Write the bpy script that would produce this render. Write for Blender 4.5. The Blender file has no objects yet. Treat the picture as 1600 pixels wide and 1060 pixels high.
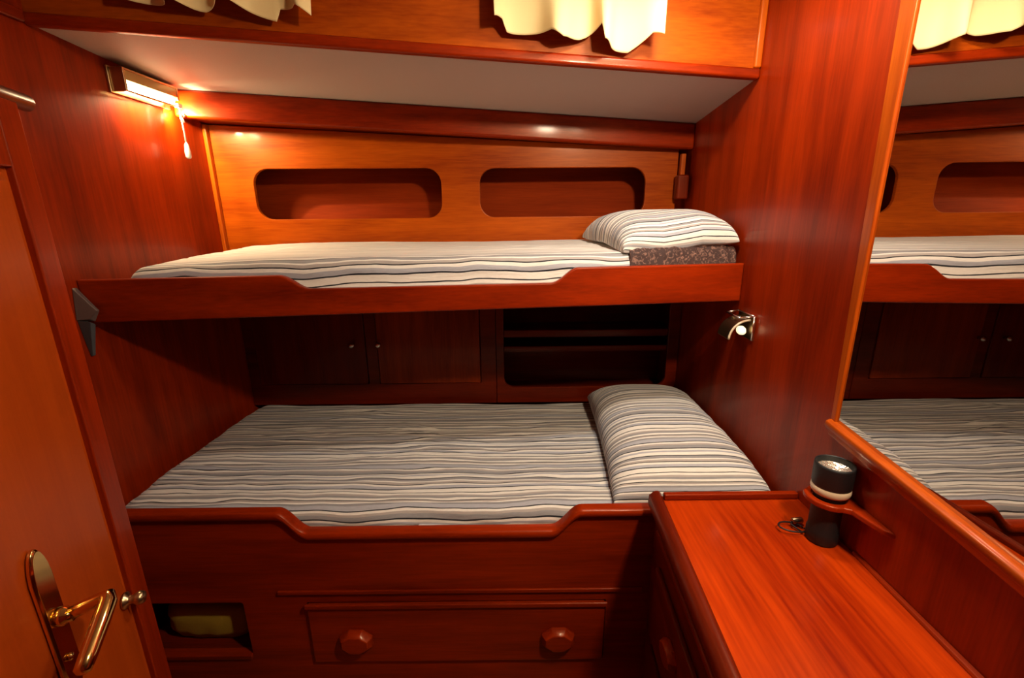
import bpy, bmesh, math, random
from math import sin, cos, pi, radians, sqrt
from mathutils import Vector, Matrix, noise
random.seed(4)
scn = bpy.context.scene
C = scn.collection
XL, XR = -1.225, 0.765          # side bulkheads
FLOOR, CEIL = -1.56, 0.68       # eye height is z = 0
# ------------------------------------------------------------------ materials
def new_mat(name):
    m = bpy.data.materials.new(name); m.use_nodes = True
    nt = m.node_tree; b = nt.nodes['Principled BSDF']
    return m, nt, b
def plain(name, col, rough=.5, metal=0, coat=0, emit=None, estr=0, trans=0, bump=0, bscale=200):
    m, nt, b = new_mat(name)
    b.inputs['Base Color'].default_value = (*col, 1)
    b.inputs['Roughness'].default_value = rough
    b.inputs['Metallic'].default_value = metal
    b.inputs['Coat Weight'].default_value = coat
    b.inputs['Transmission Weight'].default_value = trans
    if emit:
        b.inputs['Emission Color'].default_value = (*emit, 1)
        b.inputs['Emission Strength'].default_value = estr
    n = nt.nodes.new('ShaderNodeTexNoise'); n.inputs['Scale'].default_value = bscale
    tc = nt.nodes.new('ShaderNodeTexCoord'); nt.links.new(tc.outputs['Object'], n.inputs['Vector'])
    bp = nt.nodes.new('ShaderNodeBump'); bp.inputs['Strength'].default_value = bump; bp.inputs['Distance'].default_value = .002
    nt.links.new(n.outputs['Fac'], bp.inputs['Height'])
    if bump: nt.links.new(bp.outputs['Normal'], b.inputs['Normal'])
    return m
def wood(name, c1, c2, axis='x', contrast=1.0, rough=.36, coat=.12, freq=1.0, spec=.25):
    m, nt, b = new_mat(name)
    L = nt.links; N = nt.nodes
    tc = N.new('ShaderNodeTexCoord')
    def mp(along, across):
        k = N.new('ShaderNodeMapping'); s = [across*freq]*3; s['xyz'.index(axis)] = along*freq
        k.inputs['Scale'].default_value = s; L.new(tc.outputs['Object'], k.inputs['Vector']); return k
    n1 = N.new('ShaderNodeTexNoise'); n1.inputs['Scale'].default_value = 1; n1.inputs['Detail'].default_value = 5
    n1.inputs['Distortion'].default_value = .4
    L.new(mp(1.2, 16).outputs[0], n1.inputs['Vector'])
    n2 = N.new('ShaderNodeTexNoise'); n2.inputs['Scale'].default_value = 1; n2.inputs['Detail'].default_value = 4
    L.new(mp(9, 170).outputs[0], n2.inputs['Vector'])
    n3 = N.new('ShaderNodeTexNoise'); n3.inputs['Scale'].default_value = 1; n3.inputs['Detail'].default_value = 2
    L.new(mp(1.5, 3).outputs[0], n3.inputs['Vector'])
    a = N.new('ShaderNodeMath'); a.operation = 'MULTIPLY_ADD'; a.inputs[1].default_value = .35
    L.new(n2.outputs['Fac'], a.inputs[0])
    a2 = N.new('ShaderNodeMath'); a2.operation = 'MULTIPLY'; a2.inputs[1].default_value = .65
    L.new(n1.outputs['Fac'], a2.inputs[0]); L.new(a2.outputs[0], a.inputs[2])
    a3 = N.new('ShaderNodeMath'); a3.operation = 'MULTIPLY_ADD'; a3.inputs[1].default_value = .45
    a3.inputs[2].default_value = -.22
    L.new(n3.outputs['Fac'], a3.inputs[0])
    a4 = N.new('ShaderNodeMath'); a4.operation = 'ADD'; L.new(a.outputs[0], a4.inputs[0]); L.new(a3.outputs[0], a4.inputs[1])
    r = N.new('ShaderNodeValToRGB'); e = r.color_ramp.elements
    w = .22/contrast
    e[0].position = .5-w; e[0].color = (*c2, 1); e[1].position = .5+w; e[1].color = (*c1, 1)
    L.new(a4.outputs[0], r.inputs['Fac']); L.new(r.outputs['Color'], b.inputs['Base Color'])
    b.inputs['Roughness'].default_value = rough
    b.inputs['Coat Weight'].default_value = coat; b.inputs['Coat Roughness'].default_value = .12
    b.inputs['Specular IOR Level'].default_value = spec
    b.inputs['Specular Tint'].default_value = (1, .66, .42, 1); b.inputs['Coat Tint'].default_value = (1, .85, .6, 1)
    bp = N.new('ShaderNodeBump'); bp.inputs['Strength'].default_value = .12; bp.inputs['Distance'].default_value = .0006
    L.new(n2.outputs['Fac'], bp.inputs['Height']); L.new(bp.outputs['Normal'], b.inputs['Normal'])
    return m
MAH1, MAH2 = (.33, .024, .0008), (.115, .0060, .0004)
ORG1, ORG2 = (.50, .092, .003), (.22, .024, .0015)
W = {a: wood('mahogany_'+a, MAH1, MAH2, a) for a in 'xyz'}
WO = {a: wood('teak_'+a, ORG1, ORG2, a, contrast=1.1) for a in 'xyz'}
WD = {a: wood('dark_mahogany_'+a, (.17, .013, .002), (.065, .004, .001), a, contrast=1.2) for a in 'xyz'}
WTOP = wood('worktop_wood', (.50, .048, .002), (.20, .009, .0008), 'y', contrast=1.35, rough=.28, coat=.3, freq=.8)
WPANEL = wood('door_panel_wood', (.40, .058, .004), (.28, .034, .0025), 'z', contrast=.8)
BRASS = plain('polished_brass', (.83, .56, .20), .13, 1)
BRASSD = plain('aged_brass', (.50, .36, .20), .3, 1)
CHROME = plain('pale_metal', (.75, .68, .6), .2, 1)
STEEL = plain('dark_steel', (.11, .11, .12), .38, .8)
BLACK = plain('black_rubber', (.006, .006, .007), .5, bump=.2, bscale=500)
CREAMP = plain('cream_plastic', (.62, .50, .34), .35)
WHITEP = plain('white_plastic', (.85, .8, .7), .35)
VINYL = plain('headliner_vinyl', (.50, .42, .36), .6, bump=.25, bscale=260)
YEL = plain('yellow_fabric', (.34, .22, .012), .8, bump=.5, bscale=700)
FLOORM = wood('cabin_sole', (.30, .10, .03), (.18, .05, .015), 'y')
MIRROR = plain('silver_mirror', (.66, .63, .60), .0, 1)
CEILM = plain('ceiling_paint', (.62, .55, .46), .6, bump=.1)
GLASSB = plain('frosted_bulb', (.9, .8, .6), .3, emit=(1, .75, .42), estr=1.6)  # warm glow put into the bulb material, though the reading lamp is unlit
DIFF = plain('glowing_diffuser', (1, .95, .8), .4, emit=(1, .80, .45), estr=14)
LENSM = plain('torch_reflector', (.95, .88, .74), .22, .85, bump=1.0, bscale=160)
def stripes(name, seed=0, tint=(1, 1, 1), rep=5.6, pale_from=None):
    m, nt, b = new_mat(name); L = nt.links; N = nt.nodes
    uv = N.new('ShaderNodeUVMap')
    sx = N.new('ShaderNodeSeparateXYZ'); L.new(uv.outputs['UV'], sx.inputs[0])
    mp = N.new('ShaderNodeMapping'); mp.inputs['Scale'].default_value = (3, 9, 1); L.new(uv.outputs['UV'], mp.inputs['Vector'])
    nz = N.new('ShaderNodeTexNoise'); nz.inputs['Scale'].default_value = 1.5; nz.inputs['Detail'].default_value = 3
    L.new(mp.outputs[0], nz.inputs['Vector'])
    ad = N.new('ShaderNodeMath'); ad.operation = 'MULTIPLY_ADD'; ad.inputs[1].default_value = .013
    L.new(nz.outputs['Fac'], ad.inputs[0]); L.new(sx.outputs['Y'], ad.inputs[2])
    mu = N.new('ShaderNodeMath'); mu.operation = 'MULTIPLY_ADD'; mu.inputs[1].default_value = rep; mu.inputs[2].default_value = seed*.37
    L.new(ad.outputs[0], mu.inputs[0])
    fr = N.new('ShaderNodeMath'); fr.operation = 'FRACT'; L.new(mu.outputs[0], fr.inputs[0])
    cream = (.84, .79, .72); grey = (.30, .29, .30); navy = (.022, .023, .030); blue = (.44, .44, .48); tan = (.44, .39, .36)
    seq = [(cream, .0), (navy, .085), (blue, .105), (cream, .16), (navy, .20), (tan, .215), (cream, .26), (grey, .285), (navy, .33),
           (cream, .345), (blue, .40), (cream, .435), (navy, .47), (grey, .49), (tan, .55), (cream, .585), (navy, .62), (blue, .635),
           (grey, .70), (cream, .735), (tan, .765), (navy, .80), (cream, .815), (grey, .86), (tan, .90), (cream, .935), (navy, .982)]
    r = N.new('ShaderNodeValToRGB'); cr = r.color_ramp; cr.interpolation = 'LINEAR'
    els = []
    for i, (c, p) in enumerate(seq):
        q = seq[i+1][1] if i+1 < len(seq) else 1.0
        els.append((p+.003, c)); 
    els = els[:30]
    cr.interpolation = 'CONSTANT'
    cr.elements[0].position = 0; cr.elements[0].color = (*[a*t for a, t in zip(seq[0][0], tint)], 1)
    cr.elements[1].position = seq[1][1]; cr.elements[1].color = (*[a*t for a, t in zip(seq[1][0], tint)], 1)
    for c, p in seq[2:]:
        e = cr.elements.new(p); e.color = (*[a*t for a, t in zip(c, tint)], 1)
    L.new(fr.outputs[0], r.inputs['Fac'])
    # weave fibres soften the lines
    mp2 = N.new('ShaderNodeMapping'); mp2.inputs['Scale'].default_value = (60, 900, 1); L.new(uv.outputs['UV'], mp2.inputs['Vector'])
    n2 = N.new('ShaderNodeTexNoise'); n2.inputs['Scale'].default_value = 1; n2.inputs['Detail'].default_value = 2; L.new(mp2.outputs[0], n2.inputs['Vector'])
    mx = N.new('ShaderNodeMix'); mx.data_type = 'RGBA'; mx.blend_type = 'MULTIPLY'; mx.inputs['Factor'].default_value = .35
    L.new(r.outputs['Color'], mx.inputs['A']); L.new(n2.outputs['Fac'], mx.inputs['B'])
    out = mx.outputs['Result']
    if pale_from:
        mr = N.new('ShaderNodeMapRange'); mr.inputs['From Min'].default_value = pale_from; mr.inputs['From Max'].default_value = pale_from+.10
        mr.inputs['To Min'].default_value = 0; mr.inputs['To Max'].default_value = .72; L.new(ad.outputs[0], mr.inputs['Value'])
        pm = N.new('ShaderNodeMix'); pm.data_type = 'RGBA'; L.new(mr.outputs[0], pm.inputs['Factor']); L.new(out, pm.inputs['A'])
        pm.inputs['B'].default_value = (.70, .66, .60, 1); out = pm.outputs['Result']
    L.new(out, b.inputs['Base Color'])
    b.inputs['Roughness'].default_value = .85; b.inputs['Specular IOR Level'].default_value = .2
    b.inputs['Sheen Weight'].default_value = .15
    # fine creases running with the stripes
    mp3 = N.new('ShaderNodeMapping'); mp3.inputs['Scale'].default_value = (5, 45, 1); L.new(uv.outputs['UV'], mp3.inputs['Vector'])
    n3 = N.new('ShaderNodeTexNoise'); n3.inputs['Scale'].default_value = 1; n3.inputs['Detail'].default_value = 4; n3.inputs['Distortion'].default_value = .6
    L.new(mp3.outputs[0], n3.inputs['Vector'])
    bp = N.new('ShaderNodeBump'); bp.inputs['Strength'].default_value = .55; bp.inputs['Distance'].default_value = .006
    L.new(n3.outputs['Fac'], bp.inputs['Height']); L.new(bp.outputs['Normal'], b.inputs['Normal'])
    return m
SHEET_L = stripes('striped_sheet', 0, rep=4.8)
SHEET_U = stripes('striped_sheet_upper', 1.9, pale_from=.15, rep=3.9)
CASE_L = stripes('striped_pillowcase', 2.2, rep=4.5)
CASE_U = stripes('striped_pillowcase_upper', .6, rep=4.0)
def dark_cloth():
    m, nt, b = new_mat('brown_patterned_cloth'); L = nt.links; N = nt.nodes
    tc = N.new('ShaderNodeTexCoord')
    v = N.new('ShaderNodeTexNoise'); v.inputs['Scale'].default_value = 70; v.inputs['Detail'].default_value = 3; v.inputs['Distortion'].default_value = 1.5
    L.new(tc.outputs['Object'], v.inputs['Vector'])
    r = N.new('ShaderNodeValToRGB'); r.color_ramp.elements[0].color = (.030, .009, .006, 1); r.color_ramp.elements[1].color = (.20, .10, .07, 1)
    r.color_ramp.elements[0].position = .50; r.color_ramp.elements[1].position = .68
    L.new(v.outputs['Fac'], r.inputs['Fac']); L.new(r.outputs['Color'], b.inputs['Base Color'])
    b.inputs['Roughness'].default_value = .8
    return m
BROWN = dark_cloth()
def curtain_mat():
    m, nt, b = new_mat('cream_curtain_cloth'); L = nt.links; N = nt.nodes
    tc = N.new('ShaderNodeTexCoord'); n = N.new('ShaderNodeTexNoise'); n.inputs['Scale'].default_value = 500
    L.new(tc.outputs['Object'], n.inputs['Vector'])
    bp = N.new('ShaderNodeBump'); bp.inputs['Strength'].default_value = .15; bp.inputs['Distance'].default_value = .001
    L.new(n.outputs['Fac'], bp.inputs['Height']); L.new(bp.outputs['Normal'], b.inputs['Normal'])
    b.inputs['Base Color'].default_value = (.80, .62, .30, 1); b.inputs['Roughness'].default_value = .8
    b.inputs['Subsurface Weight'].default_value = .0
    return m
CURT = curtain_mat()

# ------------------------------------------------------------------ mesh helpers
class MB:
    def __init__(s): s.v = []; s.f = []; s.uv = None
    def add(s, vs, fs):
        o = len(s.v); s.v += [Vector(p) for p in vs]; s.f += [tuple(i+o for i in f) for f in fs]; return s
    def hexa(s, p):   # 8 points: bottom four (ccw) then top four
        return s.add(p, [(3, 2, 1, 0), (4, 5, 6, 7), (0, 1, 5, 4), (1, 2, 6, 5), (2, 3, 7, 6), (3, 0, 4, 7)])
    def box(s, x0, x1, y0, y1, z0, z1):
        return s.hexa([(x0, y0, z0), (x1, y0, z0), (x1, y1, z0), (x0, y1, z0), (x0, y0, z1), (x1, y0, z1), (x1, y1, z1), (x0, y1, z1)])
    def skew(s, x0, x1, fy, t, z0, z1, z0b=None, z1b=None):
        """board between x0 and x1 whose front follows fy(x), thickness t to the back"""
        z0b = z0 if z0b is None else z0b; z1b = z1 if z1b is None else z1b
        a, b = fy(x0), fy(x1)
        return s.hexa([(x0, a, z0), (x1, b, z0b), (x1, b+t, z0b), (x0, a+t, z0), (x0, a, z1), (x1, b, z1b), (x1, b+t, z1b), (x0, a+t, z1)])
    def tube(s, pts, r, n=12, cap=True):
        pts = [Vector(p) for p in pts]; rr = r if isinstance(r, (list, tuple)) else [r]*len(pts)
        vs = []; fs = []; up = None
        for i, p in enumerate(pts):
            d = (pts[min(i+1, len(pts)-1)]-pts[max(i-1, 0)]).normalized()
            if up is None:
                up = Vector((0, 0, 1)) if abs(d.z) < .9 else Vector((1, 0, 0))
            a = d.cross(up).normalized(); up = a.cross(d).normalized()
            for k in range(n):
                t = 2*pi*k/n; vs.append(p+a*cos(t)*rr[i]+up*sin(t)*rr[i])
        for i in range(len(pts)-1):
            for k in range(n):
                fs.append((i*n+k, i*n+(k+1) % n, (i+1)*n+(k+1) % n, (i+1)*n+k))
        if cap: fs.append(tuple(range(n-1, -1, -1))); fs.append(tuple((len(pts)-1)*n+k for k in range(n)))
        return s.add(vs, fs)
    def lathe(s, prof, o, axis=(0, 0, 1), n=32, cap0=True, cap1=True):
        """prof = [(radius, height)] around the axis from o"""
        ax = Vector(axis).normalized(); u = ax.orthogonal().normalized(); w = ax.cross(u); o = Vector(o)
        vs = []; fs = []
        for r, h in prof:
            for k in range(n):
                t = 2*pi*k/n; vs.append(o+ax*h+u*(r*cos(t))+w*(r*sin(t)))
        for i in range(len(prof)-1):
            for k in range(n): fs.append((i*n+k, i*n+(k+1) % n, (i+1)*n+(k+1) % n, (i+1)*n+k))
        if cap0: fs.append(tuple(range(n-1, -1, -1)))
        if cap1: fs.append(tuple((len(prof)-1)*n+k for k in range(n)))
        return s.add(vs, fs)
def put(name, mb, mat, parent=None, bevel=0, smooth=False, seg=3):
    """mesh given in world coordinates -> ONE object (child coordinates are taken relative to the parent)"""
    off = Vector((0, 0, 0))
    p = parent
    while p is not None: off += p.location; p = p.parent
    me = bpy.data.meshes.new(name); me.from_pydata([v-off for v in mb.v], [], mb.f)
    if mb.uv:
        l = me.uv_layers.new(name='UVMap')
        for lp in me.loops: l.data[lp.index].uv = mb.uv[lp.vertex_index]
    bm = bmesh.new(); bm.from_mesh(me); bmesh.ops.recalc_face_normals(bm, faces=bm.faces); bm.to_mesh(me); bm.free()
    me.materials.append(mat)
    o = bpy.data.objects.new(name, me); C.objects.link(o); o.parent = parent
    if smooth:
        for f in me.polygons: f.use_smooth = True
    if bevel:
        b = o.modifiers.new('bevel', 'BEVEL'); b.width = bevel; b.segments = seg; b.limit_method = 'ANGLE'; b.angle_limit = radians(35)
        b.harden_normals = False
        for f in me.polygons: f.use_smooth = True
        w = o.modifiers.new('wn', 'WEIGHTED_NORMAL'); w.keep_sharp = False
    return o
def rrect(x0, x1, z0, z1, r, n=7):
    out = []
    for cx, cz, a in ((x1-r, z1-r, 0), (x0+r, z1-r, 90), (x0+r, z0+r, 180), (x1-r, z0+r, 270)):
        for k in range(n+1):
            t = radians(a+90*k/n); out.append((cx+r*cos(t), cz+r*sin(t)))
    return out
def plate(name, outline, holes, thick, mat, M, parent=None, bevel=.002):
    """flat board: outline and holes in its own plane, front face towards -local normal; M maps (a, b, depth) to world"""
    cu = bpy.data.curves.new(name, 'CURVE'); cu.dimensions = '2D'; cu.fill_mode = 'BOTH'
    for poly in [outline]+list(holes):
        sp = cu.splines.new('POLY'); sp.points.add(len(poly)-1); sp.use_cyclic_u = True
        for i, (a, b) in enumerate(poly): sp.points[i].co = (a, b, 0, 1)
    cu.extrude = thick/2-bevel; cu.bevel_depth = bevel; cu.bevel_resolution = 2; cu.offset = -bevel
    tmp = bpy.data.objects.new('tmp', cu); C.objects.link(tmp)
    bpy.context.view_layer.update()
    dg = bpy.context.evaluated_depsgraph_get()
    me = bpy.data.meshes.new_from_object(tmp.evaluated_get(dg)); bpy.data.objects.remove(tmp)
    mb = MB(); mb.v = [M(v.co.x, v.co.y, v.co.z+thick/2) for v in me.vertices]; mb.f = [tuple(p.vertices) for p in me.polygons]
    o = put(name, mb, mat, parent)
    bm = bmesh.new(); bm.from_mesh(o.data); bmesh.ops.remove_doubles(bm, verts=bm.verts, dist=1e-5)
    bmesh.ops.recalc_face_normals(bm, faces=bm.faces); bm.to_mesh(o.data); bm.free()
    return o
def thing(name, label, cat, loc, group=None):
    o = bpy.data.objects.new(name, None); C.objects.link(o); o.location = loc
    o.empty_display_size = .05
    o['label'] = label; o['category'] = cat
    if group: o['group'] = group
    return o
def tag(o, label, cat, group=None):
    o['label'] = label; o['category'] = cat
    if group: o['group'] = group
    return o
def struct(o, label=None, cat=None):
    o['kind'] = 'structure'
    if label: o['label'] = label
    if cat: o['category'] = cat
    return o
def lin(y0, y1): return lambda x: y0+(x-XL)*(y1-y0)/(XR-XL)
FY_TOP = lin(1.330, 1.558)      # cabin side panel with the curtains
FY_BEAM = lin(1.821, 2.030)     # beam under the side deck
FY_BACK = lin(1.990, 2.080)     # upper locker front
FY_FID = lin(1.280, 1.500)      # upper bunk front
LB = 1.10                       # lower bunk front
def scurve(x0, z0, x1, z1, n=12):
    return [(x0+(x1-x0)*k/n, z0+(z1-z0)*(.5-.5*cos(pi*k/n))) for k in range(n+1)]

# ------------------------------------------------------------------ the setting
YB = -0.75
o = put('floor', MB().box(-1.45, 1.0, YB-.05, 2.35, FLOOR-.04, FLOOR), FLOORM); struct(o, 'varnished wooden cabin floor', 'floor')
mb = MB().box(-1.45, 1.0, YB-.05, 1.30, CEIL, CEIL+.04)
mb.skew(XL-.03, XR+.03, FY_TOP, .02, CEIL, CEIL+.04)
mb.hexa([(XL-.03, 1.30, CEIL), (XR+.03, 1.30, CEIL), (XR+.03, 1.62, CEIL), (XL-.03, 1.40, CEIL), (XL-.03, 1.30, CEIL+.04), (XR+.03, 1.30, CEIL+.04), (XR+.03, 1.62, CEIL+.04), (XL-.03, 1.40, CEIL+.04)])
o = put('ceiling', mb, CEILM); struct(o, 'pale painted cabin ceiling', 'ceiling')
# underside of the side deck: pale vinyl strip between the cabin side and the beam
def zt(x): return .476+(x-XL)*(.392-.476)/1.99          # lower edge of cabin side
def zb(x): return .451+(x-XL)*(.353-.451)/1.99          # where the strip meets the beam
n = 12; vs = []; fs = []
for i in range(n+1):
    x = XL-.004+(XR-XL+.008)*i/n
    vs += [(x, FY_TOP(x)+.018, zt(x)+.006), (x, FY_BEAM(x)+.03, zb(x)), (x, FY_BEAM(x)+.03, zb(x)+.02), (x, FY_TOP(x)+.018, zt(x)+.03)]
for i in range(n):
    a = 4*i
    for k in range(4): fs.append((a+k, a+(k+1) % 4, a+4+(k+1) % 4, a+4+k))
fs += [(0, 1, 2, 3), tuple(4*n+k for k in (3, 2, 1, 0))]
o = put('ceiling', MB().add(vs, fs), VINYL); struct(o, 'pale grey headliner strip under the side deck above the bunks', 'ceiling')
o = put('wall_left', MB().box(XL-.04, XL, YB, 2.35, FLOOR, CEIL), W['z']); struct(o, 'varnished mahogany left bulkhead', 'wall')
o = put('wall_right', MB().box(XR, XR+.04, YB, 2.35, FLOOR, CEIL), W['z']); struct(o, 'varnished mahogany right bulkhead', 'wall')
o = put('wall_back', MB().box(XL-.04, XR+.04, 2.33, 2.37, FLOOR, .62), W['x']); struct(o, 'hull lining behind the lockers', 'wall')
o = put('wall_front', MB().box(-1.45, 1.0, YB-.05, YB, FLOOR, CEIL), W['z']); struct(o, 'mahogany bulkhead behind the viewer', 'wall')
# cabin side with the curtains
mb = MB().skew(XL, XR, FY_TOP, .018, zt(XL)+.02, CEIL, zt(XR)+.02, CEIL)
o = put('wall_cabin_side', mb, WO['x']); struct(o, 'glossy orange mahogany cabin side behind the curtains', 'wall')
def rail(fy, zf, off, r, x0=XL, x1=XR, n=10, sq=1.0):
    pts = [(x0+(x1-x0)*i/n, fy(x0+(x1-x0)*i/n)+off, zf(x0+(x1-x0)*i/n)) for i in range(n+1)]
    return MB().tube(pts, r, 14)
mb = MB().skew(XL, XR, lambda x: FY_TOP(x)-.012, .03, zt(XL), zt(XL)+.030, zt(XR), zt(XR)+.030)
o = put('trim_1', mb, W['x'], bevel=.008); struct(o, 'rounded mahogany moulding along the bottom of the cabin side', 'trim')
mb = MB().hexa([(XR-.022, FY_TOP(XR)-.014, zt(XR)+.03), (XR, FY_TOP(XR)-.014, zt(XR)+.03), (XR, FY_TOP(XR)+.01, zt(XR)+.03), (XR-.022, FY_TOP(XR)+.01, zt(XR)+.03),
                (XR-.022, FY_TOP(XR)-.014, CEIL), (XR, FY_TOP(XR)-.014, CEIL), (XR, FY_TOP(XR)+.01, CEIL), (XR-.022, FY_TOP(XR)+.01, CEIL)])
o = put('trim_2', mb, WO['z'], bevel=.006); struct(o, 'vertical bead in the corner beside the cabin side', 'trim')
# beam (L shaped): face + shelf-like underside reaching back to the lockers
mb = MB()
mb.skew(XL, XR, FY_BEAM, .045, .357, .452, .254, .354)
o = put('trim_3', mb, W['x'], bevel=.010); struct(o, 'mahogany beam under the side deck', 'trim')
mb = MB().hexa([(XL, FY_BEAM(XL)+.04, .365), (XR, FY_BEAM(XR)+.04, .262), (XR, 2.33, .262), (XL, 2.33, .365),
                (XL, FY_BEAM(XL)+.04, .385), (XR, FY_BEAM(XR)+.04, .282), (XR, 2.33, .282), (XL, 2.33, .385)])
o = put('trim_4', mb, WD['x']); struct(o, 'board closing the top of the lockers behind the beam', 'trim')
mb = MB().box(XL, XL+.016, FY_BACK(XL)-.022, FY_BACK(XL), -.26, .36)
o = put('trim_5', mb, WO['z'], bevel=.004); struct(o, 'vertical bead in the left corner of the upper bunk', 'trim')

mb = MB().box(XL, XL+.014, .30, FY_TOP(XL)-.013, zt(XL)+.002, zt(XL)+.032)
o = put('trim_9', mb, W['y'], bevel=.006); struct(o, 'mahogany moulding running forward along the left bulkhead', 'trim')
# ------------------------------------------------------------------ upper locker with two oval cut-outs
lk = thing('storage_locker', 'teak locker front with two rounded cut-out openings behind the upper bunk', 'locker', (-.22, 2.05, -.26))
ol = [(XL+.002, -.262), (XR-.045, -.262), (XR-.045, .262), (XL+.002, .362)]
holes = [rrect(-1.067, -.293, -.010, .192, .062), rrect(-.130, .584, -.010, .190, .062)]
plate('front_panel', ol, holes, .018, WO['x'], lambda a, b, d: Vector((a, FY_BACK(a)+d, b)), lk, .003)
mb = MB()
mb.hexa([(XL, 2.015, -.05), (XR, 2.10, -.05), (XR, 2.33, -.05), (XL, 2.33, -.05), (XL, 2.015, -.032), (XR, 2.10, -.032), (XR, 2.33, -.032), (XL, 2.33, -.032)])
put('shelf_board', mb, WO['x'], lk)
put('inner_panel', MB().hexa([(XL, 2.16, -.032), (XR, 2.21, -.032), (XR, 2.225, -.032), (XL, 2.175, -.032), (XL, 2.24, .36), (XR, 2.29, .26), (XR, 2.305, .26), (XL, 2.255, .36)]), wood('matt_locker_lining', (.36, .040, .003), (.2, .016, .001), 'x', rough=.65, coat=0, spec=.15), lk)
put('divider', MB().box(-.222, -.204, 2.058, 2.25, -.032, .30), WD['z'], lk)
mb = MB().box(XR-.043, XR-.024, 2.045, 2.07, .06, .24)
o = put('cleat', mb, WO['z'], lk, bevel=.003)
mb = MB().box(XR-.060, XR-.012, 2.02, 2.066, .055, .155)
o = put('latch_block', mb, WD['z'], lk, bevel=.008)
# small screws under the headliner
# ------------------------------------------------------------------ lower lockers
YC = 2.0
cu = thing('cupboard', 'dark mahogany cupboard with two plain doors under the upper bunk', 'cupboard', (-.62, YC, -.84))
TOPZ = -.2885
pl = lambda Y: (lambda a, b, d: Vector((a, Y+d, b)))
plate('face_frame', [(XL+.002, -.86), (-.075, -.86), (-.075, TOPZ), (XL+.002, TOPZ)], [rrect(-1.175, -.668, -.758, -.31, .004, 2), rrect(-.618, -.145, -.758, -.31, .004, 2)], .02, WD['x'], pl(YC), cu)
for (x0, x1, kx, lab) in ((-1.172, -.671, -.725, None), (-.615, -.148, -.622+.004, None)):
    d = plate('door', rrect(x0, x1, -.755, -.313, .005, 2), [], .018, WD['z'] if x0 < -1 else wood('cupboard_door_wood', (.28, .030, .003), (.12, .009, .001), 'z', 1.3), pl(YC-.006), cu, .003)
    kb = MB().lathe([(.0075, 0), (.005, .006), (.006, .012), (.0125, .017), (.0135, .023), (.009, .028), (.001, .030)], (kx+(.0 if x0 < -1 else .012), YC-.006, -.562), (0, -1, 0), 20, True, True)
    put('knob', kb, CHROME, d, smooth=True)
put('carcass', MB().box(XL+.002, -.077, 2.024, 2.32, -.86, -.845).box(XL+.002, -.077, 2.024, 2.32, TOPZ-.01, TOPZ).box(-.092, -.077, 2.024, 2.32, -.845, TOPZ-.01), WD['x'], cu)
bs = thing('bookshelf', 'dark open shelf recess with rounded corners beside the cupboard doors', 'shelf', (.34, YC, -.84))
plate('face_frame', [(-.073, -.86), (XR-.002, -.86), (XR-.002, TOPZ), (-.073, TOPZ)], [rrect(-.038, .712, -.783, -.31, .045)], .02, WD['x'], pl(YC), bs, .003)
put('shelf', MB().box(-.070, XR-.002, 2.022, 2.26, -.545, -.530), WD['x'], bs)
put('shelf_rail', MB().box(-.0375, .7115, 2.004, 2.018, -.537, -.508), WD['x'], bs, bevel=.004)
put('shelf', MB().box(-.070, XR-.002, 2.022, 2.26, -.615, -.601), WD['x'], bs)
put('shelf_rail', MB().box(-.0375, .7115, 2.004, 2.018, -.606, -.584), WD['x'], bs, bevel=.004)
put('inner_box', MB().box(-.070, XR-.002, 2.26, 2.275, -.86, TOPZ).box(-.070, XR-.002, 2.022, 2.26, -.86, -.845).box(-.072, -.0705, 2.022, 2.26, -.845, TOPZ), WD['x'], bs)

# ------------------------------------------------------------------ upper bunk
ub = thing('upper_bunk', 'upper mahogany bunk board with a scooped leeboard along its front', 'bunk', (-.2, 1.39, -.29))
ol = [(XL+.001, -.290), (XR-.001, -.287), (XR-.001, -.162)] + scurve(.214, -.163, .125, -.210)+scurve(-.600, -.208, -.690, -.166)+[(XL+.001, -.166)]
plate('leeboard', ol, [], .024, W['x'], lambda a, b, d: Vector((a, FY_FID(a)+d, b)), ub, .005)
mb = MB().hexa([(XL+.002, 1.306, -.284), (XR-.002, 1.526, -.284), (XR-.002, 2.075, -.284), (XL+.002, 1.985, -.284),
                (XL+.002, 1.306, -.266), (XR-.002, 1.526, -.266), (XR-.002, 2.075, -.266), (XL+.002, 1.985, -.266)])
put('bunk_base', mb, WD['x'], ub)
# folding stay at the left end of the bunk
br = thing('bunk_bracket', 'dark metal corner bracket carrying the left end of the upper bunk', 'bracket', (XL+.002, 1.262, -.40))
mb = MB().add([(XL+.001, 1.262, -.185), (XL+.001, 1.277, -.185), (XL+.050, 1.277, -.252), (XL+.050, 1.268, -.252), (XL+.001, 1.250, -.275), (XL+.001, 1.277, -.28), (XL+.030, 1.277, -.285), (XL+.026, 1.266, -.275)],
              [(0, 1, 2, 3), (0, 3, 7, 4), (1, 5, 6, 2), (3, 2, 6, 7), (4, 7, 6, 5), (0, 4, 5, 1)])
put('plate', mb, plain('worn_grey_metal', (.16, .11, .095), .5, .5), br, bevel=.002)
mb = MB().add([(XL+.001, 1.252, -.276), (XL+.001, 1.276, -.28), (XL+.030, 1.276, -.292), (XL+.026, 1.264, -.282), (XL+.001, 1.265, -.385), (XL+.001, 1.276, -.385), (XL+.007, 1.276, -.385), (XL+.007, 1.265, -.385)],
              [(3, 2, 1, 0), (4, 5, 6, 7), (0, 1, 5, 4), (1, 2, 6, 5), (2, 3, 7, 6), (3, 0, 4, 7)])
put('strut', mb, STEEL, br, bevel=.002)

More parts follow.
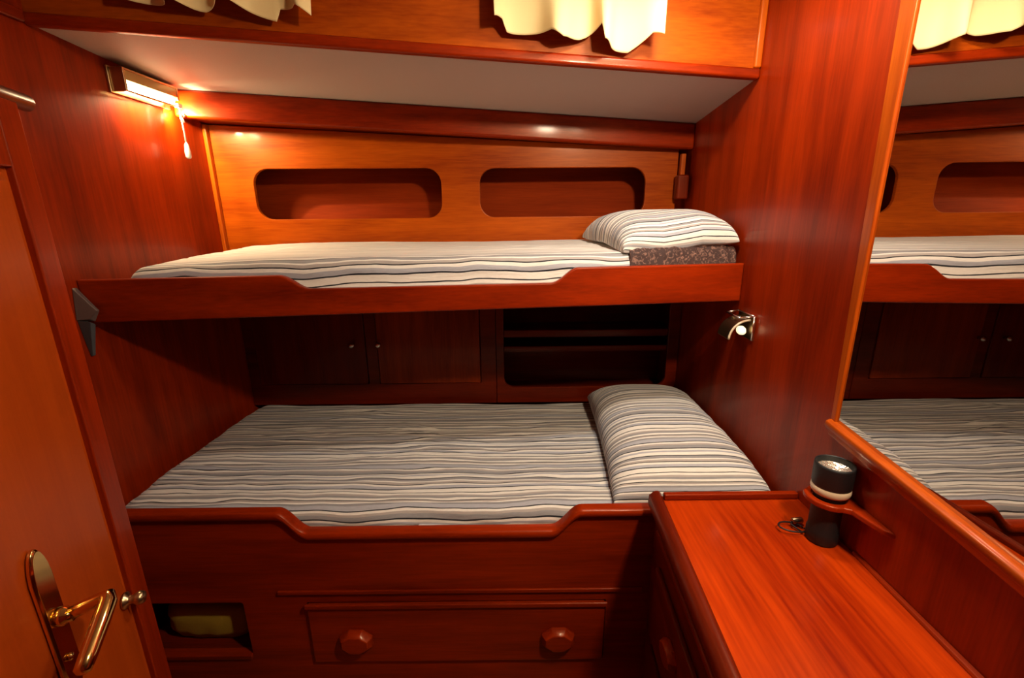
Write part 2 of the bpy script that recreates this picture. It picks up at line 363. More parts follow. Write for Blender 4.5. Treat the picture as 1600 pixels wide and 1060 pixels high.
def mattress(name, x0, x1, fy, by, z0, ztop, mat, r=.05, nx=240, amp=.004, seed=0, zback=None, endr=.10, crown=.0, taper=0.0):
    """rounded slab of foam in a striped sheet; v runs along the cross-section, u along the bunk"""
    mb = MB(); uv = []; sec_n = None
    zback = ztop if zback is None else zback
    for i in range(nx+1):
        u = i/nx; x = x0+(x1-x0)*u
        e = min((x-x0), (x1-x))
        k = 1.0 if e > endr else sqrt(max(0, 1-((endr-e)/endr)**2))      # round ends
        ke = .35+.65*k
        kl = 1-taper*max(0, 1-(x-x0)/.55)**2                      # sag towards the left end
        yf, yb = fy(x), by(x)
        inset = (1-k)*.05
        yf += inset; yb -= inset
        H = (ztop-z0)*ke*kl
        # section: up the front, rounded front top edge, across, rounded back edge, down
        P = []
        for j in range(5): P.append((yf+.012*sin(pi*j/4)*-0.6, z0+(H-r)*j/5))
        for j in range(15):
            t = pi/2*j/14; P.append((yf+r-r*cos(t), z0+H-r+r*sin(t)))
        for j in range(1, 90):
            q = j/90; P.append((yf+r+(yb-r-yf-r)*q, z0+H+(zback-ztop)*q+crown*sin(pi*q)*k))
        for j in range(11):
            t = pi/2*j/10; P.append((yb-r+r*sin(t), z0+H+(zback-ztop)-r+r*cos(t)))
        P.append((yb, z0))
        s = 0; prev = P[0]
        for j, p in enumerate(P):
            s += sqrt((p[0]-prev[0])**2+(p[1]-prev[1])**2); prev = p
            w = 1 if 3 < j < len(P)-1 else 0
            nv = noise.noise(Vector((x*2.6+seed, p[0]*21, p[1]*16)))*.6+noise.noise(Vector((x*6+seed, p[0]*45+x*4, p[1]*38+3)))*.4
            n2 = noise.noise(Vector((x*1.7+seed+9, p[0]*5, 1.3)))
            rid = max(0, 1-abs(nv)*5)          # sharp little crease ridges
            dz = (amp*nv+amp*.8*rid*max(0, n2+.35)+amp*1.3*n2)*w*k
            dy = -dz*.8 if j < 19 else 0
            mb.v.append(Vector((x, p[0]+dy, p[1]+(dz if j > 5 else 0))))
            wv = noise.noise(Vector((x*5.5+seed, p[0]*9, 5)))*.011+noise.noise(Vector((x*13+seed, p[0]*20, 8)))*.004
            uv.append((x, s+n2*.006+wv*max(.25, min(1, 1.3-(p[0]-yf)*2.2))))
        sec_n = len(P)
    for i in range(nx):
        for j in range(sec_n-1):
            a = i*sec_n+j; mb.f.append((a, a+1, a+sec_n+1, a+sec_n))
        mb.f.append((i*sec_n+sec_n-1, i*sec_n, (i+1)*sec_n, (i+1)*sec_n+sec_n-1))
    mb.f.append(tuple(range(sec_n))); mb.f.append(tuple(nx*sec_n+j for j in range(sec_n-1, -1, -1)))
    mb.uv = uv
    return put(name, mb, mat, smooth=True)
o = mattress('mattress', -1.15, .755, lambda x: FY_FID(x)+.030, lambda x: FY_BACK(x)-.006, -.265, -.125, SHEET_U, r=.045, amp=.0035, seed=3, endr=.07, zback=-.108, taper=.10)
tag(o, 'thin mattress in a pale striped sheet lying on the upper bunk', 'mattress')
# ------------------------------------------------------------------ lower bunk
lb = thing('lower_bunk', 'lower mahogany bunk with a scooped lip, wide drawer and small open locker', 'bunk', (-.4, LB, FLOOR))
XE = XR-.002
ol = [(XL+.001, FLOOR+.02), (XE, FLOOR+.02), (XE, -.798)]+scurve(.192, -.800, .105, -.866)+scurve(-.583, -.866, -.668, -.800)+[(XL+.001, -.800)]
plate('front_panel', ol, [rrect(-1.15, -.812, -1.306, -1.110, .008, 3), rrect(-.622, .272, -1.335, -1.112, .004, 2)], .022, W['x'], pl(LB+.004), lb, .002)
# rounded cap following the scooped edge
path = [(XL+.001, -.800)]+scurve(-.668, -.800, -.583, -.866)+scurve(.105, -.866, .192, -.800)+[(XE, -.798)]
vs = []; fs = []
capw = []
prof = [(-.007, -.020), (-.012, -.014), (-.013, -.006), (-.009, .002), (-.002, .005), (.020, .005), (.026, .001), (.028, -.006), (.028, -.020)]
for (a, b) in path:
    for (py, pz) in prof: vs.append((a, LB+.003+py, b+pz))
m_ = len(prof)
for i in range(len(path)-1):
    for k in range(m_): fs.append((i*m_+k, i*m_+(k+1) % m_, (i+1)*m_+(k+1) % m_, (i+1)*m_+k))
fs += [tuple(range(m_)), tuple((len(path)-1)*m_+k for k in range(m_-1, -1, -1))]
put('lip_cap', MB().add(vs, fs), W['x'], lb, smooth=False, bevel=.002)
put('bunk_base', MB().box(XL+.002, XR-.002, LB+.03, 1.995, -.965, -.945), WD['x'], lb)
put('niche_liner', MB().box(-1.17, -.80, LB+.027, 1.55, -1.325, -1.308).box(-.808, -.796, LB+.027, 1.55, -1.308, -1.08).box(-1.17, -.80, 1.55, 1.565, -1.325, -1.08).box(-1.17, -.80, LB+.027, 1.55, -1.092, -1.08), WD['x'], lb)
put('niche_sill', MB().box(-1.15, -.812, LB-.004, LB+.026, -1.319, -1.303), W['x'], lb, bevel=.003)
put('kick_board', MB().box(XL+.002, XE, LB+.03, LB+.05, FLOOR, FLOOR+.05), WD['x'], lb)
put('shadow_line_rail', MB().box(-.70, .376, LB-.003, LB+.004, -1.078, -1.066), W['x'], lb, bevel=.002)
dr = plate('drawer', rrect(-.619, .269, -1.330, -1.116, .004, 2), [], .020, W['x'], pl(LB-.006), lb, .004)
put('top_bead', MB().box(-.623, .275, LB-.013, LB-.003, -1.124, -1.108), W['x'], dr, bevel=.004)
for cx in (-.480, .130):
    O = []; 
    for s, d in ((1.0, 0), (1.0, .010), (.80, .024), (.74, .026)):
        for k in range(8):
            t = radians(22.5+45*k); O.append((cx+.050*s*cos(t)/cos(radians(22.5))*.98, LB-.006-d, -1.240+.038*s*sin(t)/cos(radians(22.5))))
    fs = [tuple(range(8)), tuple(31-k for k in range(8))]
    for i in range(3):
        for k in range(8): fs.append((i*8+k, i*8+(k+1) % 8, (i+1)*8+(k+1) % 8, (i+1)*8+k))
    put('handle', MB().add(O, fs), W['x'], dr, bevel=.0015)
o = mattress('mattress', XL+.012, .755, lambda x: LB+.034, lambda x: 1.985, -.944, -.822, SHEET_L, r=.05, amp=.010, seed=0, nx=300, endr=.09, zback=-.838, crown=.006)
tag(o, 'thick mattress in a grey striped sheet filling the lower bunk', 'mattress')
# yellow bag in the niche
mb = MB(); nx, ny = 26, 16
for i in range(nx+1):
    for j in range(ny+1):
        u = -1+2*i/nx; v = 2*pi*j/ny
        ex = (1-abs(u)**5)**.5
        r0 = ex
        y = 1.235+.085*r0*max(-1, min(1, 1.25*cos(v))); z = -1.235+.062*r0*max(-1, min(1, 1.3*sin(v)))
        q = noise.noise(Vector((u*3, v*2, 4)))*.006
        mb.v.append(Vector((-.975+.155*u, y+q, max(-1.304, z+q-.006))))
for i in range(nx):
    for j in range(ny): a = i*(ny+1)+j; mb.f.append((a, a+1, a+ny+2, a+ny+1))
o = put('stowage_bag', mb, YEL, smooth=True); tag(o, 'mustard yellow fabric bag stowed in the open locker under the lower bunk', 'bag')

# ------------------------------------------------------------------ pillows
def pillow(name, cor, zbase, th, mat, seed=0, seam=.03, lift=None, plump=.42, n=100, amp=.003):
    """cor: back-left, back-right, front-right, front-left (x, y); zbase under it; seam height above zbase"""
    bl, brr, frr, fl = [Vector(c) for c in cor]
    mb = MB(); uv = []
    for side in (1, -1):
        for i in range(n+1):
            for j in range(n+1):
                a = sin(pi/2*(-1+2*i/n)); b = sin(pi/2*(-1+2*j/n))
                ee = .035
                pa = a*(1-ee*(1-b*b)); pb = b*(1-ee*.6*(1-a*a))
                s = (pa+1)/2; t = (pb+1)/2
                p = (fl*(1-s)+frr*s)*(1-t)+(bl*(1-s)+brr*s)*t
                h = (max(0, 1-abs(a)**3.2)*max(0, 1-abs(b)**3.6))**plump
                zz = seam+(th-seam)*h if side > 0 else seam*(1-h)
                nv = noise.noise(Vector((p.x*3+seed, p.y*16, side*2.)))
                ga = max(0, abs(a)-.70)/.30
                dz = (amp*nv*1.3+amp*2.2*ga*noise.noise(Vector((a*2, p.y*55, seed))))*min(1, h*2)
                L_ = lift(a, b) if lift else 0
                mb.v.append(Vector((p.x, p.y, zbase+zz+(dz if side > 0 else 0)+L_)))
                fall = (th-zz)*side if side > 0 else (th-seam)+(seam-zz)
                uv.append((p.x, p.y-fall*(max(0, -b)**2)*1.1+fall*(max(0, b)**2)+.004*noise.noise(Vector((p.x*4, p.y*5, seed)))))
    N = (n+1)*(n+1)
    for sd in (0, 1):
        for i in range(n):
            for j in range(n):
                a = sd*N+i*(n+1)+j; q = (a, a+1, a+n+2, a+n+1); mb.f.append(q if sd else q[::-1])
    mb.uv = uv
    o = put(name, mb, mat, smooth=True)
    bm = bmesh.new(); bm.from_mesh(o.data); bmesh.ops.remove_doubles(bm, verts=bm.verts, dist=5e-5); bmesh.ops.recalc_face_normals(bm, faces=bm.faces); bm.to_mesh(o.data); bm.free()
    return o
o = pillow('pillow', [(.335, 1.90), (.750, 1.90), (.755, 1.115), (.288, 1.135)], -.824, .145, CASE_L, seed=1, seam=.030, lift=lambda a, b: -.016*max(0, -b)**2)
tag(o, 'long grey striped pillow at the right end of the lower bunk', 'pillow')
o = pillow('pillow', [(.300, 1.96), (.735, 1.98), (.756, 1.535), (.365, 1.500)], -.128, .130, CASE_U, seed=5, plump=.36, amp=.0045, seam=.022,
           lift=lambda a, b: -.028*max(0, min(1, -b))*max(0, min(1, .55-a*1.5))+.012)
tag(o, 'plump cream striped pillow at the right end of the upper bunk', 'pillow')
# brown patterned cloth showing under the upper pillow
mb = MB(); nx, ny = 70, 26
for i in range(nx+1):
    for j in range(ny+1):
        u = i/nx; v = j/ny; x = .385+.362*u; fy = FY_FID(x)+.030
        yy = -.0045+.110*v; y = fy+yy
        e = min(1, min(u, 1-u)*8)
        q = max(0, min(1, yy/.045)); surf = -.166+.045*sqrt(max(0, 1-(1-q)**2))
        z = surf+.012-.016*max(0, 1-v*12)+.012*e*min(1, v*3)+.004*noise.noise(Vector((x*30, y*30, 2)))+.005*noise.noise(Vector((x*70, y*50, 7)))-.006*u
        mb.v.append(Vector((x, y+.0015*noise.noise(Vector((x*40, v*4, 1))), z)))
for i in range(nx):
    for j in range(ny): a = i*(ny+1)+j; mb.f.append((a, a+ny+1, a+ny+2, a+1))
o = put('throw_blanket', mb, BROWN, smooth=True)
s_ = o.modifiers.new('thick', 'SOLIDIFY'); s_.thickness = .004
tag(o, 'crumpled brown patterned cloth poking out beneath the upper pillow', 'blanket')

# ------------------------------------------------------------------ curtains
def curtain(xa, xb, prof, label, folds, seed):
    mb = MB(); nx, nz = 200, 30
    for i in range(nx+1):
        u = i/nx; x = xa+(xb-xa)*u
        zz = None
        for (u0, z0), (u1, z1) in zip(prof[:-1], prof[1:]):
            if u0 <= u <= u1: zz = z0+(z1-z0)*(u-u0)/(u1-u0)
        f = sin(u*folds*2*pi+seed+.8*sin(u*9+seed))
        f = f*(1.15-.25*abs(f))
        for j in range(nz+1):
            t = j/nz; z = zz+(CEIL-.03-zz)*t
            amp = .030*(1-t*.55)
            y = FY_TOP(x)-.052-amp*f+.004*noise.noise(Vector((x*9, z*6, seed)))
            xx = x+.010*cos(u*folds*2*pi+seed)*(1-t)
            mb.v.append(Vector((xx, y, z+.004*f*(1-t))))
    for i in range(nx):
        for j in range(nz): a = i*(nz+1)+j; mb.f.append((a, a+1, a+nz+2, a+nz+1))
    th = thing('curtain', label, 'curtain', ((xa+xb)/2, FY_TOP((xa+xb)/2)-.05, CEIL-.05))
    o = put('cloth', mb, CURT, th, smooth=True); s = o.modifiers.new('thick', 'SOLIDIFY'); s.thickness = .0016
    yy = lambda x: FY_TOP(x)-.05
    put('curtain_rod', MB().tube([(xa-.02, yy(xa-.02), CEIL-.028), (xb+.02, yy(xb+.02), CEIL-.028)], .005), BRASS, th, smooth=True)
    return o
curtain(-.043, .440, [(0, .506), (.07, .513), (.10, .489), (.32, .483), (.42, .466), (.50, .478), (.60, .503), (.625, .462), (.80, .449), (.90, .484), (1, .477)], 'right-hand pleated cream curtain hanging over the cabin side above the pillows', 3.2, 1.0)
curtain(-.96, -.500, [(0, .530), (.20, .523), (.40, .514), (.50, .530), (.56, .522), (.73, .501), (.76, .498), (.78, .526), (.87, .523), (1, .500)], 'left-hand pleated cream curtain hanging over the cabin side above the bunk foot', 3.0, 3.2)

# ------------------------------------------------------------------ sconce with pull cord on the left wall
sc = thing('wall_light', 'lit rectangular brass wall light with a white pull cord on the left wall', 'lamp', (XL, 1.67, .41))
y0, y1, z0, z1 = 1.552, 1.792, .378, .446
put('back_plate', MB().box(XL+.0005, XL+.008, y0-.006, y1+.006, z0-.004, z1+.004), BRASSD, sc, bevel=.002)
mb = MB()
for a, b in ((y0, y0+.008), (y1-.008, y1)): mb.box(XL+.008, XL+.050, a, b, z0+(.024 if a > y0 else 0), z1)
mb.box(XL+.008, XL+.050, y0+.008, y1-.008, z1-.006, z1)
mb.box(XL+.044, XL+.050, y0+.008, y1-.008, z0, z0+.005)
put('housing', mb, BRASSD, sc, bevel=.0015)
mb = MB().tube([(XL+.028, y0+.014, z0+.024), (XL+.028, y1-.014, z0+.024)], .0145, 20)
put('tube_lamp', mb, DIFF, sc, smooth=True)
put('cover', MB().box(XL+.044, XL+.0485, y0+.008, y1-.008, z0+.034, z1-.006), plain('amber_cover', (.42, .30, .10), .25, .3), sc, bevel=.001)
cd = put('pull_cord', MB().tube([(XL+.056, y1-.020, z0+.008), (XL+.058, y1-.020, z0-.03), (XL+.058, y1-.020, z0-.118)], .0028, 10), WHITEP, sc, smooth=True)
put('toggle', MB().lathe([(.003, 0), (.0065, -.006), (.0095, -.030), (.0095, -.048), (.006, -.054), (.001, -.055)], (XL+.058, y1-.020, z0-.116), (0, 0, 1), 18), WHITEP, cd, smooth=True)
put('cord_switch', MB().box(XL+.046, XL+.062, y1-.030, y1-.008, z0-.002, z0+.012), WHITEP, sc, bevel=.003)
# hook at the left end of the beam
hk = MB().lathe([(.008, 0), (.008, .006), (.005, .012)], (XL+.032, FY_BEAM(XL+.03)-.0, .362), (0, -1, 0), 16)
hk.tube([(XL+.032, FY_BEAM(XL)-.010, .362), (XL+.035, FY_BEAM(XL)-.016, .352), (XL+.038, FY_BEAM(XL)-.012, .335)], [.004, .005, .0055], 10)
o = put('coat_hook', hk, WHITEP, smooth=True); tag(o, 'tiny white hook at the left end of the ceiling beam', 'hook')

# ------------------------------------------------------------------ small reading lamp under the right end of the upper bunk
rl = thing('reading_lamp', 'small unlit brass reading lamp on the right wall below the upper bunk', 'lamp', (XR, 1.44, -.36))
put('back_plate', MB().box(XR-.006, XR-.0005, 1.385, 1.490, -.395, -.315), BRASSD, rl, bevel=.002)
mb = MB()
for p, q in (((XR-.008, 1.385, -.315), (XR-.008, 1.490, -.315)), ((XR-.045, 1.400, -.322), (XR-.045, 1.490, -.322)), ((XR-.008, 1.385, -.315), (XR-.045, 1.400, -.322)), ((XR-.008, 1.490, -.315), (XR-.045, 1.490, -.322)), ((XR-.008, 1.385, -.315), (XR-.008, 1.385, -.392))):
    mb.tube([p, q], .0028, 8)
put('frame', mb, CHROME, rl, smooth=True)
arc = [(XR-.010-.062*sin(t), 1.402, -.392+.062*cos(t)) for t in [pi/2*k/14 for k in range(15)]]
put('shade', MB().tube([(a, b, c) for a, b, c in arc], .0035, 8), CREAMP, rl, smooth=True)
mb = MB()
for k in range(15):
    a, b, c = arc[k]; mb.v += [Vector((a, b, c)), Vector((a, b+.08, c)), Vector((a+.002, b+.08, c-.003)), Vector((a+.002, b, c-.003))]
for k in range(14):
    for j in range(4): mb.f.append((4*k+j, 4*k+(j+1) % 4, 4*k+4+(j+1) % 4, 4*k+4+j))
mb.f += [(0, 1, 2, 3), (59, 58, 57, 56)]
put('reflector_hood', mb, BRASSD, rl, smooth=False)
put('bulb', MB().lathe([(.003, 0), (.010, .004), (.0135, .012), (.0135, .022), (.009, .032), (.002, .036)], (XR-.030, 1.43, -.362), (0, -1, -.2), 20), GLASSB, rl, smooth=True)

# ------------------------------------------------------------------ mirror wall
MZ0, MY1 = -.490, .978
o = put('wall_mirror', MB().hexa([(XR-.006, -.30, MZ0-.118), (XR-.0005, -.30, MZ0-.118), (XR-.0005, MY1, MZ0), (XR-.006, MY1, MZ0), (XR-.006, -.30, CEIL-.02), (XR-.0005, -.30, CEIL-.02), (XR-.0005, MY1, CEIL-.02), (XR-.006, MY1, CEIL-.02)]), MIRROR)
tag(o, 'large wall mirror on the right wall reflecting the bunks', 'mirror')
mb = MB().hexa([(XR-.012, MY1-.004, MZ0), (XR-.0005, MY1-.004, MZ0), (XR-.0005, MY1+.016, MZ0), (XR-.008, MY1+.016, MZ0),
                (XR-.012, MY1-.004, CEIL), (XR-.0005, MY1-.004, CEIL), (XR-.0005, MY1+.050, CEIL), (XR-.008, MY1+.050, CEIL)])
o = put('trim_6', mb, WO['z'], bevel=.004); struct(o, 'narrow upright moulding along the mirror edge', 'trim')
# sill moulding under the mirror
def sill():
    prof = [(.0005, -.034), (.010, -.034), (.014, -.022), (.020, -.016), (.024, -.006), (.022, .003), (.014, .007), (.0005, .007)]
    vs = []; fs = []; ys = [MY1+.012, .7, .45, .2, -.3]; m = len(prof)
    for y in ys:
        for (a, b) in prof:
            vs.append((XR-a, y, MZ0+.007-(.975-y)*.0925+b))
    for i in range(len(ys)-1):
        for k in range(m): fs.append((i*m+k, i*m+(k+1) % m, (i+1)*m+(k+1) % m, (i+1)*m+k))
    fs += [tuple(range(m)), tuple((len(ys)-1)*m+k for k in range(m-1, -1, -1))]
    return MB().add(vs, fs)
o = put('trim_7', sill(), WO['y'], bevel=.002); struct(o, 'moulded ledge along the bottom of the mirror', 'trim')

# ------------------------------------------------------------------ worktop and its cabinet on the right
CT = -.745
def ex(y): return .401+(y-1.059)*(.401-.373)/(1.059-.582)       # inner edge of the front bead
YC0, YC1 = -.30, 1.062
wt = thing('worktop', 'glossy red mahogany worktop with raised edges beside the bunks', 'worktop', (.57, .5, CT-.02))
put('top_board', MB().hexa([(ex(YC0)-.03, YC0, CT-.022), (XR-.001, YC0, CT-.022), (XR-.001, YC1+.02, CT-.022), (ex(YC1)-.03, YC1+.02, CT-.022),
                           (ex(YC0)-.03, YC0, CT), (XR-.001, YC0, CT), (XR-.001, YC1+.02, CT), (ex(YC1)-.03, YC1+.02, CT)]), WTOP, wt)
# front bead, sits on the edge of the board
prof = [(.0, .0005), (-.002, .010), (-.008, .0145), (-.016, .0145), (-.024, .010), (-.031, .000), (-.034, -.012), (-.034, -.024), (-.030, -.030), (-.030, .0005)]
vs = []; fs = []; m = len(prof)
for y in (YC1+.026, YC0):
    for a, b in prof: vs.append((ex(y)+a, y, CT+b))
for k in range(m): fs.append((k, (k+1) % m, m+(k+1) % m, m+k))
fs += [tuple(range(m)), tuple(range(2*m-1, m-1, -1))]
put('edge_bead', MB().add(vs, fs), WD['y'], wt, bevel=.002)
put('back_rail', MB().box(ex(YC1)+.003, XR-.002, YC1-.001, YC1+.016, CT+.0005, CT+.018), W['x'], wt, bevel=.004)
put('wall_bead', MB().hexa([(XR-.030, YC0, CT+.0004), (XR-.001, YC0, CT+.0004), (XR-.001, .86, CT+.0004), (XR-.006, .86, CT+.0004),
                           (XR-.026, YC0, CT+.006), (XR-.001, YC0, CT+.010), (XR-.001, .86, CT+.010), (XR-.004, .86, CT+.006)]), W['y'], wt, bevel=.002)
cb = thing('cabinet', 'mahogany cabinet with moulded drawer fronts under the worktop', 'cabinet', (.56, .4, FLOOR))
fx = lambda y: ex(y)-.012
put('carcass', MB().hexa([(fx(YC0), YC0, FLOOR), (XR-.002, YC0, FLOOR), (XR-.002, YC1+.012, FLOOR), (fx(YC1), YC1+.012, FLOOR),
                         (fx(YC0), YC0, CT-.031), (XR-.002, YC0, CT-.031), (XR-.002, YC1+.012, CT-.031), (fx(YC1), YC1+.012, CT-.031)]), WD['y'], cb)
def front(name, ya, yb, za, zb, t=.014, mat=None):
    return put(name, MB().hexa([(fx(ya)-t, ya, za), (fx(ya)-.0002, ya, za), (fx(yb)-.0002, yb, za), (fx(yb)-t, yb, za),
                               (fx(ya)-t, ya, zb), (fx(ya)-.0002, ya, zb), (fx(yb)-.0002, yb, zb), (fx(yb)-t, yb, zb)]), mat or WD['y'], cb, bevel=.005)
front('rail_moulding', YC0+.01, YC1-.035, CT-.078, CT-.062, .012, W['y'])
for (ya, yb) in ((.52, 1.00), (.00, .50)):
    d = front('drawer_front', ya, yb, -1.13, -.900)
    ky = (ya+yb)/2+.06; kx = fx(ky)-.014
    k = MB()
    O = []; 
    for s, dd in ((1.0, 0), (1.0, .008), (.8, .020)):
        for q in range(8):
            t = radians(22.5+45*q); O.append((kx-dd, ky+.040*s*cos(t), -.985+.030*s*sin(t)))
    fs = [tuple(range(8)), tuple(23-q for q in range(8))]
    for i in range(2):
        for q in range(8): fs.append((i*8+q, i*8+(q+1) % 8, (i+1)*8+(q+1) % 8, (i+1)*8+q))
    put('handle', MB().add(O, fs), W['y'], d, bevel=.002)
    front('drawer_front', ya, yb, -1.40, -1.16)

# ------------------------------------------------------------------ torch in its wooden holder
TX, TY = .722, .908
to = thing('torch', 'black rubber torch standing lens up on the worktop', 'torch', (TX, TY, CT))
put('barrel', MB().lathe([(.030, .0005), (.033, .004), (.033, .03), (.031, .034), (.031, .11), (.033, .120), (.033, .135)], (TX, TY, CT), n=40), BLACK, to, smooth=True)
put('ring', MB().lathe([(.0365, .128), (.0390, .132), (.0398, .138), (.0390, .145), (.036, .148)], (TX, TY, CT), n=40), CREAMP, to, smooth=True)
put('head', MB().lathe([(.036, .1455), (.0385, .147), (.0395, .152), (.0400, .195), (.0390, .200), (.0370, .201), (.036, .197), (.0345, .186)], (TX, TY, CT), n=40, cap1=False), BLACK, to, smooth=True)
put('lens', MB().lathe([(.0344, .1865), (.030, .184), (.016, .176), (.006, .1735), (.001, .1735)], (TX, TY, CT), n=40, cap0=False), LENSM, to, smooth=True)
# wrist cord lying on the worktop with its brass ferrule
pts = []
for k in range(29):
    t = k/28*2*pi*.98
    pts.append((.672+.032*cos(t+.3), .938+.020*sin(t+.3), CT+.0035+.010*max(0, sin(t*.5))))
cdv = put('wrist_cord', MB().tube(pts, .0020, 8).tube([(.690, .925, CT+.004), (.676, .950, CT+.009), (.685, .960, CT+.010)], .0020, 8), BLACK, to, smooth=True)
put('cord_ferrule', MB().lathe([(.006, 0), (.0078, .002), (.0078, .025), (.005, .027)], (.684, .960, CT+.010), (1, .1, .05), 14), BRASSD, cdv, smooth=True)
# holder: wooden plate on the wall with a ring round the barrel and a tapering tail
HZ = CT+.112
out = []
for k in range(25):
    t = radians(-40-280*k/24); 
    out.append((TX+.047*cos(t), TY+.047*sin(t)))
arcp = [(TX+.050*cos(radians(a)), TY+.050*sin(radians(a))) for a in range(150, 271, 8)]
outl = [(XR-.0005, TY+.045), (TX-.01, TY+.048)]+arcp[:]+[(TX+.012, TY-.056), (XR-.024, TY-.085), (XR-.014, TY-.120), (XR-.0005, TY-.135)]
hole = [(TX+.0345*cos(radians(a)), TY+.0345*sin(radians(a))) for a in range(0, 360, 12)]
ho = plate('torch_holder', outl, [hole], .014, W['y'], lambda a, b, d: Vector((a, b, HZ-.007+d)), None, .004)
tag(ho, 'curved wooden bracket on the right wall holding the torch', 'holder')

# ------------------------------------------------------------------ open door leaf on the left
E0 = Vector((-.803, .820, 0)); PH = radians(18)
T = Vector((sin(PH), -cos(PH), 0)); Nn = Vector((cos(PH), sin(PH), 0))   # along the leaf to the hinge, and out of its face
DT, DB = .185, FLOOR+.015
def dp(s, out, z): return E0+T*s+Nn*out+Vector((0, 0, z))
def dbox(s0, s1, o0, o1, z0, z1, mb=None):
    mb = mb or MB()
    return mb.hexa([dp(s0, o0, z0), dp(s1, o0, z0), dp(s1, o1, z0), dp(s0, o1, z0), dp(s0, o0, z1), dp(s1, o0, z1), dp(s1, o1, z1), dp(s0, o1, z1)])
dr = bpy.data.objects.new('door_1', None); C.objects.link(dr); dr.location = dp(.36, -.015, DB)
struct(dr, 'open mahogany cabin door at the left edge with a brass lever handle', 'door')
SW = .054
mb = MB(); dbox(.0, SW, -.032, 0, DB, DT, mb); dbox(.74-SW, .74, -.032, 0, DB, DT, mb); dbox(SW, .74-SW, -.032, 0, DT-.105, DT, mb); dbox(SW, .74-SW, -.032, 0, DB, DB+.13, mb)
put('door_frame', mb, W['z'], dr, bevel=.003)
def fr_panel():
    z0, z1, s0, s1 = DB+.128, DT-.103, SW-.002, .74-SW+.002
    mb = MB(); vs = []
    for ins, o in ((0, -.026), (0, -.010), (.010, -.012), (.024, -.002), (.026, -.002)):
        vs += [dp(s0+ins, o, z0+ins), dp(s1-ins, o, z0+ins), dp(s1-ins, o, z1-ins), dp(s0+ins, o, z1-ins)]
    fs = [(0, 1, 2, 3), (19, 18, 17, 16)]
    for i in range(4):
        for k in range(4): fs.append((4*i+k, 4*i+(k+1) % 4, 4*i+4+(k+1) % 4, 4*i+4+k))
    return mb.add(vs, fs)
put('door_panel', fr_panel(), WPANEL, dr)
put('top_cap', MB().tube([dp(-.052, -.012, DT+.008), dp(-.046, -.012, DT+.008), dp(.2, -.012, DT+.008), dp(.74, -.012, DT+.008)], [.010, .014, .014, .014], 14), WD['y'], dr, smooth=True)
# brass furniture
hz = -.600; hs = .262
mb = MB(); vs = []
ring = []
for k in range(32):
    t = 2*pi*k/32; cs, sn = cos(t), sin(t)
    ring.append((.021*max(-1, min(1, cs*1.25)), .135*(abs(sn)**.75)*(1 if sn > 0 else -1)))
for o_, sc_ in ((.0003, 1), (.005, 1), (.008, .86)):
    for a, b in ring: vs.append(dp(hs+a*sc_, o_, hz+.0+b*(1 if sc_ == 1 else .97)-.01))
fs = [tuple(range(31, -1, -1)), tuple(range(64, 96))]
for i in range(2):
    for k in range(32): fs.append((32*i+k, 32*i+(k+1) % 32, 32*i+32+(k+1) % 32, 32*i+32+k))
h = put('lever_handle', MB().lathe([(.0145, 0), (.0145, .010), (.0105, .014), (.0105, .020)], dp(hs, .008, hz), tuple(Nn), 24), BRASS, dr, smooth=True)
put('escutcheon', mb.add(vs, fs), BRASS, h, bevel=.001)
dn = Vector((0, 0, 1))
lv = [dp(hs, .020, hz), dp(hs-.004, .040, hz+.005), dp(hs-.004, .066, hz+.014), dp(hs-.002, .074, hz+.017), dp(hs+.006, .077, hz+.013), dp(hs+.035, .077, hz+.000), dp(hs+.075, .076, hz-.018), dp(hs+.092, .075, hz-.026), dp(hs+.096, .075, hz-.028)]
put('lever', MB().tube(lv, [.0105, .0105, .0105, .0115, .0125, .0125, .0118, .0108, .006], 16), BRASS, h, smooth=True)
put('keyhole_cover', MB().lathe([(.006, 0), (.006, .004), (.003, .006)], dp(hs+.004, .008, hz-.075), tuple(Nn), 16), BRASS, h, smooth=True)
put('bolt_knob', MB().lathe([(.0165, .0012), (.0165, .005), (.009, .008), (.008, .016), (.011, .020), (.0135, .027), (.011, .034), (.002, .037)], dp(.085, -.002, -.735), tuple(Nn), 24), BRASSD, dr, smooth=True)
mb = MB(); dbox(.742, .80, -.06, .02, FLOOR, CEIL, mb)
o = put('trim_8', mb, W['z'], bevel=.003); struct(o, 'upright post carrying the door hinges', 'trim')

# ------------------------------------------------------------------ lamps on the ceiling (outside the picture) and their light
def ceiling_lamp(x, y, label, power, col, r=.075):
    t = thing('ceiling_lamp', label, 'lamp', (x, y, CEIL), None)
    put('base', MB().lathe([(r+.015, -.0005), (r+.015, -.012), (r, -.018)], (x, y, CEIL)), BRASS, t, smooth=True)
    put('diffuser', MB().lathe([(r*.95, -.018), (r*.9, -.026), (r*.5, -.032), (.002, -.034)], (x, y, CEIL)), plain('lamp_glass', (.9, .85, .75), .4, emit=col, estr=3), t, smooth=True)
    ld = bpy.data.lights.new('lamp', 'AREA'); ld.shape = 'DISK'; ld.size = 2*r; ld.energy = power; ld.color = col
    lo = bpy.data.objects.new('lamp_light', ld); C.objects.link(lo); lo.parent = t; lo.location = (0, 0, -.040)
    return lo
A = ceiling_lamp(.64, .30, 'round brass ceiling lamp behind the viewer', 36, (1, .80, .55), .07)
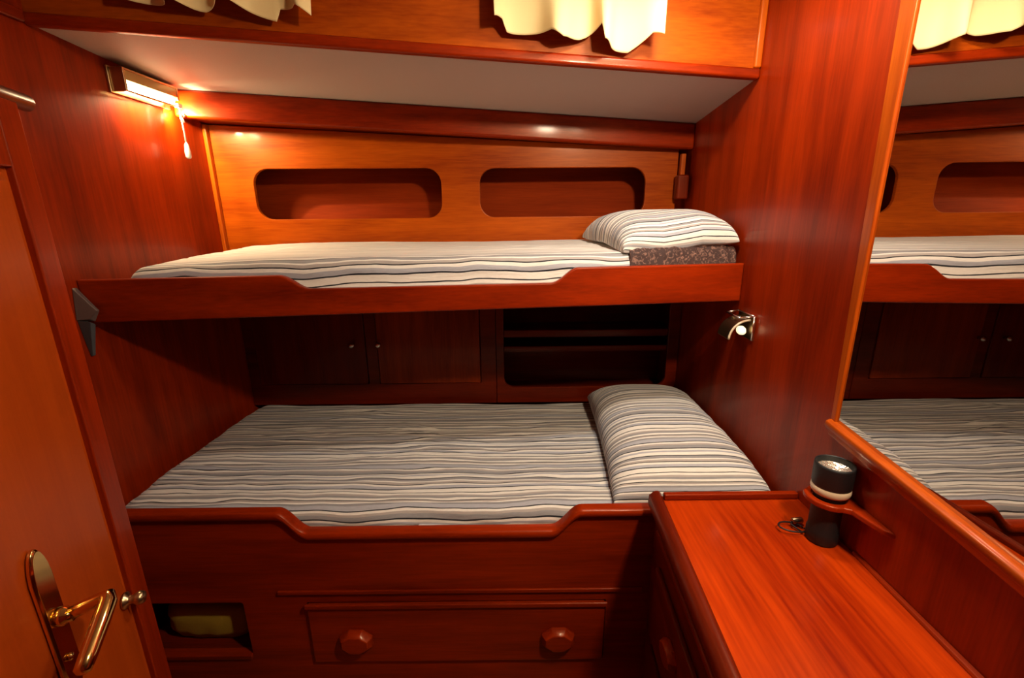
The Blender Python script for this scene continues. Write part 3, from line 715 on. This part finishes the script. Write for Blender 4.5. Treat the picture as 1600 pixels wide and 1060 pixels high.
A.data.spread = radians(180); 
A.rotation_euler = (radians(46), 0, 0)
B = ceiling_lamp(.45, 1.17, 'round brass ceiling lamp in front of the bunks', 10, (1, .90, .78), .06)
# tube light
for (px, py, pz, sx, sy, en, dirv) in ((XL+.028, 1.67, z0+.006, .20, .02, 5.5, (.45, .10, -1)), (XL+.022, 1.762, z0-.009, .03, .012, 4.6, (.35, 1, -.30))):
    ld = bpy.data.lights.new('tube', 'AREA'); ld.shape = 'RECTANGLE'; ld.size = sx; ld.size_y = sy; ld.energy = en; ld.color = (1, .80, .46)
    lo = bpy.data.objects.new('tube_light', ld); C.objects.link(lo); lo.parent = sc
    zax = -Vector(dirv).normalized(); xax = (Vector((0, 1, 0))-zax*zax.y).normalized() if abs(zax.y) < .7 else Vector((1, 0, 0)).cross(zax).cross(zax).normalized()
    yax = zax.cross(xax)
    lo.matrix_local = Matrix(((xax.x, yax.x, zax.x, px-sc.location.x), (xax.y, yax.y, zax.y, py-sc.location.y), (xax.z, yax.z, zax.z, pz-sc.location.z), (0, 0, 0, 1)))
w = bpy.data.worlds.new('World'); scn.world = w; w.use_nodes = True
w.node_tree.nodes['Background'].inputs[0].default_value = (.9, .7, .5, 1); w.node_tree.nodes['Background'].inputs[1].default_value = .0

# ------------------------------------------------------------------ camera
cd = bpy.data.cameras.new('Camera'); cam = bpy.data.objects.new('Camera', cd); C.objects.link(cam); scn.camera = cam
cd.sensor_width = 36; cd.lens = 711/1600*36; cd.clip_start = .02
p, a = radians(15.3), radians(.6)
f = Vector((0, cos(p), -sin(p))); u = Vector((0, sin(p), cos(p))); r = Vector((1, 0, 0))
r2 = r*cos(a)-u*sin(a); u2 = u*cos(a)+r*sin(a)
cam.matrix_world = Matrix(((r2.x, u2.x, -f.x, 0), (r2.y, u2.y, -f.y, 0), (r2.z, u2.z, -f.z, 0), (0, 0, 0, 1)))
scn.view_settings.view_transform = 'Standard'; scn.view_settings.look = 'None'; scn.view_settings.gamma = 1
scn.view_settings.exposure = -0.05
